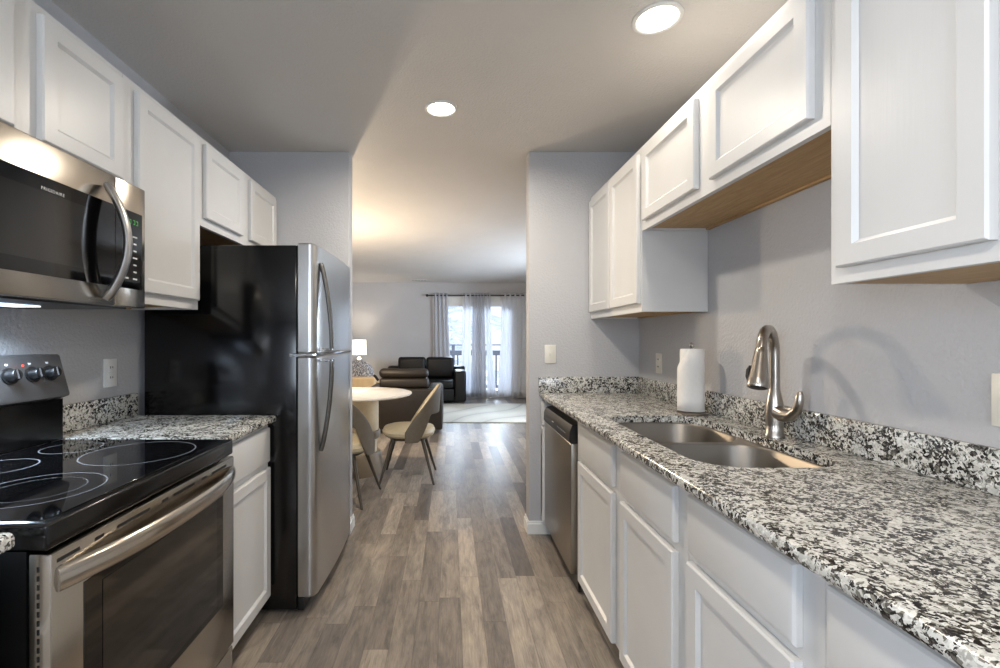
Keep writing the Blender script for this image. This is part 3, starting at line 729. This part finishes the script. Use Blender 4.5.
# ------------------------------------------------------------------ recessed lamps
def can(x, y, r, label):
    t = thing('recessed_light', (x, y, CEIL-0.012), label, 'ceiling light', 'recessed ceiling lights')
    n = 36
    MB().rings([[(x+q*math.cos(2*PI*k/n), y+q*math.sin(2*PI*k/n), z) for k in range(n)] for q, z in ((r+0.017, CEIL-0.0005), (r+0.016, CEIL-0.006), (r+0.006, CEIL-0.009), (r, CEIL-0.006), (r, CEIL-0.0005))], False, False).build('trim_ring', 'trim', t)
    MB().lathe([(r-0.0005, CEIL-0.001), (r-0.0005, CEIL-0.005), (r*0.6, CEIL-0.008), (0.002, CEIL-0.009)], x, y, n).build('lens', 'lens', t)
can(LAMPS[0][0], LAMPS[0][1], 0.070, 'round recessed ceiling light in the middle, farther from the camera')
can(LAMPS[1][0], LAMPS[1][1], 0.073, 'round recessed ceiling light at the top, above the right cabinets')
can(LAMPS[2][0], LAMPS[2][1], 0.073, 'added round ceiling fill light, unseen behind the camera')  # unseen lamp added to fill the near end with light
vt = thing('ceiling_vent', (-0.62, 9.45, CEIL-0.01), 'small white ceiling vent near the far living room wall', 'vent')
MB().box(-0.80, -0.47, 9.38, 9.52, CEIL-0.008, CEIL-0.0005, 0.002).build('frame', 'trim', vt)
mb = MB()
for k in range(5): mb.box(-0.785+k*0.062, -0.735+k*0.062, 9.40, 9.50, CEIL-0.0095, CEIL-0.0082)
mb.build('louvres', 'grey_mark', vt)

# ------------------------------------------------------------------ dining set
TX, TY = -0.885, 4.37
tb = thing('dining_table', (TX, TY, 0), 'round white-topped dining table on a cream pedestal', 'table')
MB().lathe([(0.50, 0.728), (0.518, 0.735), (0.522, 0.743), (0.518, 0.750), (0.50, 0.752)], TX, TY, 64).build('tabletop', 'tabletop', tb)
MB().lathe([(0.20, 0.40), (0.205, 0.41), (0.205, 0.722), (0.20, 0.7275)], TX, TY, 40).build('column', 'pedestal', tb)
MB().lathe([(0.215, 0.33), (0.222, 0.338), (0.222, 0.39), (0.215, 0.3995)], TX, TY, 40).build('collar', 'pedestal_dark', tb)
MB().lathe([(0.19, 0.20), (0.19, 0.3295)], TX, TY, 40).build('neck', 'pedestal', tb)
MB().lathe([(0.235, 0.0), (0.240, 0.01), (0.236, 0.17), (0.22, 0.1995)], TX, TY, 40).build('base', 'pedestal_dark', tb)
MB().box(TX+0.055, TX+0.105, TY-0.203, TY-0.193, 0.46, 0.485, 0.002).build('handle', 'black_plastic', tb)

def chair(loc, rot, label):
    """faces local +Y; curved open back at -Y"""
    t = thing('dining_chair', loc, label, 'chair', 'dining chairs at the round table')
    def bld(mb, name, mat, par=t):
        o = mb.build(name, mat, None, origin=(0, 0, 0)); o.parent = par; return o
    def sq(r, z, n=36, ex=2.7, yo=0.0):
        pts = []
        for k in range(n):
            a = 2*PI*k/n; c_, s_ = math.cos(a), math.sin(a)
            q = (abs(c_)**ex+abs(s_)**ex)**(-1/ex); pts.append((r*q*c_*0.98, r*q*s_+yo, z))
        return pts
    bld(MB().rings([sq(0.17, 0.385), sq(0.205, 0.39), sq(0.232, 0.41), sq(0.238, 0.435), sq(0.225, 0.462), sq(0.18, 0.475), sq(0.08, 0.478)]), 'seat', 'cream')
    def top(th):    # height of the back's upper edge over the angle from straight back
        u = min(1, abs(th)/1.62); return 0.855-0.40*(u**1.7)
    def bot(th):
        u = abs(th)
        lo = 0.60
        if u > 0.72: lo = 0.60-0.235*min(1, (u-0.72)/0.42)**0.8
        return lo
    def shell(r_off, inset, m):
        n = 44; A = 1.62; rows = 9; rings = []
        for i in range(n+1):
            th = -A+2*A*i/n; th2 = th
            zt, zb = top(th)-inset, bot(th)+inset
            if zt < zb+0.012: zt = zb+0.012
            ring = []
            for j in range(rows):
                z = zb+(zt-zb)*j/(rows-1)
                r = 0.236+r_off+max(0, z-0.40)*0.07*math.cos(th*0.75)
                ring.append((r*math.sin(th)*0.98, -r*math.cos(th)+0.0, z))
            rings.append(ring)
        mb = MB().rings(rings, False, False, closed=False)
        o = bld(mb, m[0], m[1])
        s = o.modifiers.new('thick', 'SOLIDIFY'); s.thickness = m[2]; s.offset = m[3]
        b = o.modifiers.new('soft', 'BEVEL'); b.width = 0.004; b.segments = 2; b.limit_method = 'ANGLE'; b.angle_limit = math.radians(50)
        return o
    shell(0.020, 0.0, ('backrest', 'taupe', 0.014, 0))
    shell(0.002, 0.006, ('back_cushion', 'cream', 0.020, 0))
    fr_ = bld(MB().rings([[(p[0], p[1], 0.362) for p in sq(0.17, 0)], [(p[0], p[1], 0.384) for p in sq(0.175, 0)]]), 'seat_frame', 'leg_metal')
    for sx in (-1, 1):
        for sy in (-1, 1):
            bld(MB().tube([(sx*0.13, sy*0.13, 0.375), (sx*0.235, sy*0.235, 0.0)], [0.017, 0.0095], 10), 'leg', 'leg_metal')
    t.rotation_euler = (0, 0, rot)
    return t
chair((-0.375, 4.20, 0), math.radians(90), 'cream and taupe dining chair in full view right of the round table')
chair((-0.85, 3.66, 0), math.radians(-8), 'taupe dining chair half hidden by the refrigerator edge, back turned')
# pendant over the table (its warm light shows on the ceiling)
pd = thing('pendant_lamp', (-1.38, 4.85, 1.44), 'bare bulb pendant lamp hanging just behind the round dining table', 'lamp')
MB().lathe([(0.003, 1.70), (0.003, CEIL-0.02)], -1.38, 4.85, 8).build('cord', 'black_plastic', pd)
MB().lathe([(0.04, CEIL-0.02), (0.04, CEIL-0.001)], -1.38, 4.85, 20).build('canopy', 'nickel', pd)
MB().lathe([(0.008, 1.64), (0.012, 1.645), (0.012, 1.695), (0.006, 1.70)], -1.38, 4.85, 16).build('socket', 'nickel', pd)

# ------------------------------------------------------------------ living room
tag(MB().box(-0.85, 2.4, 6.9, 8.86, 0.001, 0.018, 0.006).build('area_rug', 'rug'), 'large cream rug with grey veins on the living room floor', 'rug')
# dark brown recliner, its back to the camera
rc = thing('recliner_chair', (-0.62, 6.5, 0), 'dark brown leather recliner seen from behind, beyond the dining chair', 'armchair')
MB().box(-1.13, -0.10, 6.10, 6.22, 0.05, 0.60, 0.03, 4).build('back_panel', 'brown_leather', rc)
MB().box(-1.13, -0.93, 6.225, 7.0, 0.05, 0.60, 0.05, 4).build('armrest', 'brown_leather', rc)
MB().box(-0.30, -0.10, 6.225, 7.0, 0.05, 0.60, 0.05, 4).build('armrest', 'brown_leather', rc)
MB().box(-0.925, -0.305, 6.30, 7.02, 0.10, 0.44, 0.05, 4).build('seat_cushion', 'brown_leather', rc)
MB().box(-0.945, -0.285, 6.12, 6.34, 0.605, 0.735, 0.04, 4).build('backrest', 'brown_leather', rc)
mb = MB()
mb.tube([(-0.95+0.0, 6.20, 0.80), (-0.93, 6.20, 0.80), (-0.90, 6.20, 0.80), (-0.6, 6.20, 0.795), (-0.34, 6.20, 0.80), (-0.31, 6.20, 0.80), (-0.29, 6.20, 0.80)], [0.03, 0.055, 0.068, 0.066, 0.068, 0.055, 0.03], 18)
mb.build('headrest', 'brown_leather', rc)
MB().tube([(-0.965, 6.2, 0.70), (-1.01, 6.2, 0.76), (-1.03, 6.2, 0.77)], 0.018, 8).build('recline_lever', 'black_leather', rc)
# black loveseat at the far wall
sf = thing('loveseat', (-0.49, 9.3, 0), 'black leather loveseat beside the curtains at the far wall', 'sofa')
MB().box(-1.29, 0.31, 9.47, 9.73, 0.06, 0.70, 0.04, 4).build('back_frame', 'black_leather', sf)
MB().box(-1.06, 0.08, 8.85, 9.465, 0.06, 0.30, 0.02, 3).build('seat_base', 'black_leather', sf)
for x0, x1 in ((-1.29, -1.065), (0.085, 0.31)): MB().box(x0, x1, 8.82, 9.465, 0.05, 0.645, 0.045, 4).build('armrest', 'black_leather', sf)
for x0, x1 in ((-1.055, -0.492), (-0.488, 0.075)):
    MB().box(x0, x1, 8.82, 9.32, 0.305, 0.46, 0.05, 4).build('seat_cushion', 'black_leather', sf)
for x0, x1, dy_ in ((-1.06, -0.495, 0), (-0.485, 0.08, -0.03)):
    MB().box(x0, x1, 9.325+dy_, 9.46, 0.465, 0.895, 0.06, 4).build('back_cushion', 'black_leather', sf)
# tan chair with speckled cushion
ac = thing('accent_chair', (-1.55, 7.55, 0), 'low tan accent chair left of the dark recliner', 'armchair')
MB().box(-1.95, -1.17, 7.20, 7.32, 0.12, 0.665, 0.03, 4).build('backrest', 'tan_wood', ac)
MB().box(-1.90, -1.22, 7.325, 7.95, 0.20, 0.44, 0.04, 4).build('seat', 'tan_wood', ac)
for x0, x1 in ((-1.99, -1.905), (-1.215, -1.13)): MB().box(x0, x1, 7.33, 7.95, 0.12, 0.58, 0.02, 3).build('armrest', 'tan_wood', ac)
for x in (-1.92, -1.2):
    for y in (7.26, 7.88): MB().lathe([(0.014, 0), (0.022, 0.119)], x, y, 12).build('leg', 'leg_metal', ac)
mb = MB(); n = 28
rings = []
for f, w in ((-1, 0.02), (-0.75, 0.55), (-0.4, 0.85), (0, 1.0), (0.4, 0.85), (0.75, 0.55), (1, 0.02)):
    rings.append([(-1.50+0.275*(0.72+0.28*w)*math.cos(2*PI*k/n), 7.44+0.085*f*1.0+0.02*math.sin(2*PI*k/n), 0.68+0.235*(0.72+0.28*w)*math.sin(2*PI*k/n)) for k in range(n)])
mb.rings(rings)
tag(mb.build('cushion', 'speckle'), 'round grey speckled cushion propped on the tan chair', 'cushion')
# end table and lamp
et = thing('end_table', (-1.86, 9.42, 0), 'small dark end table under the lit table lamp', 'table')
MB().lathe([(0.24, 0.58), (0.25, 0.59), (0.25, 0.605), (0.24, 0.612)], -1.86, 9.42, 32).build('top', 'leg_metal', et)
MB().lathe([(0.17, 0), (0.17, 0.015), (0.025, 0.03), (0.02, 0.56), (0.06, 0.5795)], -1.86, 9.42, 24).build('stem', 'leg_metal', et)
tl = thing('table_lamp', (-1.86, 9.42, 0.6125), 'lit white drum-shade table lamp by the far wall', 'lamp')
MB().lathe([(0.08, 0.613), (0.085, 0.62), (0.03, 0.65), (0.075, 0.74), (0.085, 0.79), (0.05, 0.86), (0.015, 0.90), (0.012, 1.12)], -1.86, 9.42, 24).build('base', 'chrome', tl)
n = 32
MB().rings([[(-1.86+r*math.cos(2*PI*k/n), 9.42+r*math.sin(2*PI*k/n), z) for k in range(n)] for r, z in ((0.152, 0.94), (0.142, 1.245), (0.139, 1.245), (0.149, 0.94), (0.152, 0.94))], False, False).build('lamp_shade', 'shade', tl)
# curtains on the rod
RODY, RODZ = 9.815, 2.19
rd = thing('curtain_rod', (0.6, RODY, RODZ), 'thin black curtain rod above the patio door', 'curtain rod')
MB().tube([(-0.46, RODY, RODZ), (1.70, RODY, RODZ)], 0.0125, 12).build('rod', 'black_plastic', rd)
for x, s in ((-0.46, -1), (1.70, 1)): MB().tube([(x, RODY, RODZ), (x+s*0.01, RODY, RODZ), (x+s*0.03, RODY, RODZ), (x+s*0.055, RODY, RODZ), (x+s*0.06, RODY, RODZ)], [0.012, 0.024, 0.03, 0.022, 0.006], 12).build('finial', 'black_plastic', rd)
for x in (-0.38, 0.56, 1.66): MB().box(x-0.008, x+0.008, RODY+0.014, YF-0.001, RODZ-0.012, RODZ+0.012).build('bracket', 'black_plastic', rd)
def curtain(xa, xb, ba, bb_, folds, mat, label, ph=0.0):
    t = thing('curtain', ((xa+xb)/2, RODY, 0.03), label, 'curtain')
    nu, nv = folds*12, 14; rings = []
    rnd = random.Random(int(xa*1000)+5)
    amp = [rnd.uniform(0.7, 1.2) for _ in range(folds+1)]
    for i in range(nu+1):
        f = i/nu; col = []
        for j in range(nv+1):
            v = j/nv; z = RODZ+0.045-(RODZ+0.045-0.025)*v
            x0 = xa+(ba-xa)*v**1.5; x1 = xb+(bb_-xb)*v**1.5
            a = 0.024*amp[min(folds, int(f*folds))]*(1-0.15*v)
            col.append((x0+(x1-x0)*f+0.012*math.sin(5*v+i*.4)*v, RODY-0.03*0+a*math.sin(2*PI*folds*f+ph)+0.01*math.sin(3*v+f*9)*v, z))
        rings.append(col)
    o = MB().rings(rings, False, False, closed=False).build('cloth', mat, t, angle=80)
    s = o.modifiers.new('thick', 'SOLIDIFY'); s.thickness = 0.002
    for k in range(folds):
        x = xa+(xb-xa)*(k+0.5)/folds
        MB().rings([[(x+dx_, RODY+r*math.cos(2*PI*q/14), RODZ+r*math.sin(2*PI*q/14)) for q in range(14)] for dx_, r in ((-0.004, 0.016), (-0.004, 0.024), (0.004, 0.024), (0.004, 0.016), (-0.004, 0.016))], False, False).build('grommet', 'leg_metal', t)
curtain(-0.37, -0.05, -0.36, 0.06, 4, 'curtain', 'grey curtain panel hanging at the left side of the patio door')
curtain(0.27, 0.455, 0.22, 0.435, 2, 'sheer', 'narrow pale curtain strip left in the middle of the patio door')
curtain(0.475, 0.735, 0.45, 0.79, 4, 'curtain', 'grey curtain panel in the middle of the patio door')
curtain(0.75, 0.86, 0.81, 0.98, 2, 'sheer', 'thin white curtain panel beside the grey middle curtain')
curtain(1.10, 1.63, 1.02, 1.64, 5, 'sheer', 'white curtain panel hanging at the right side of the patio door')
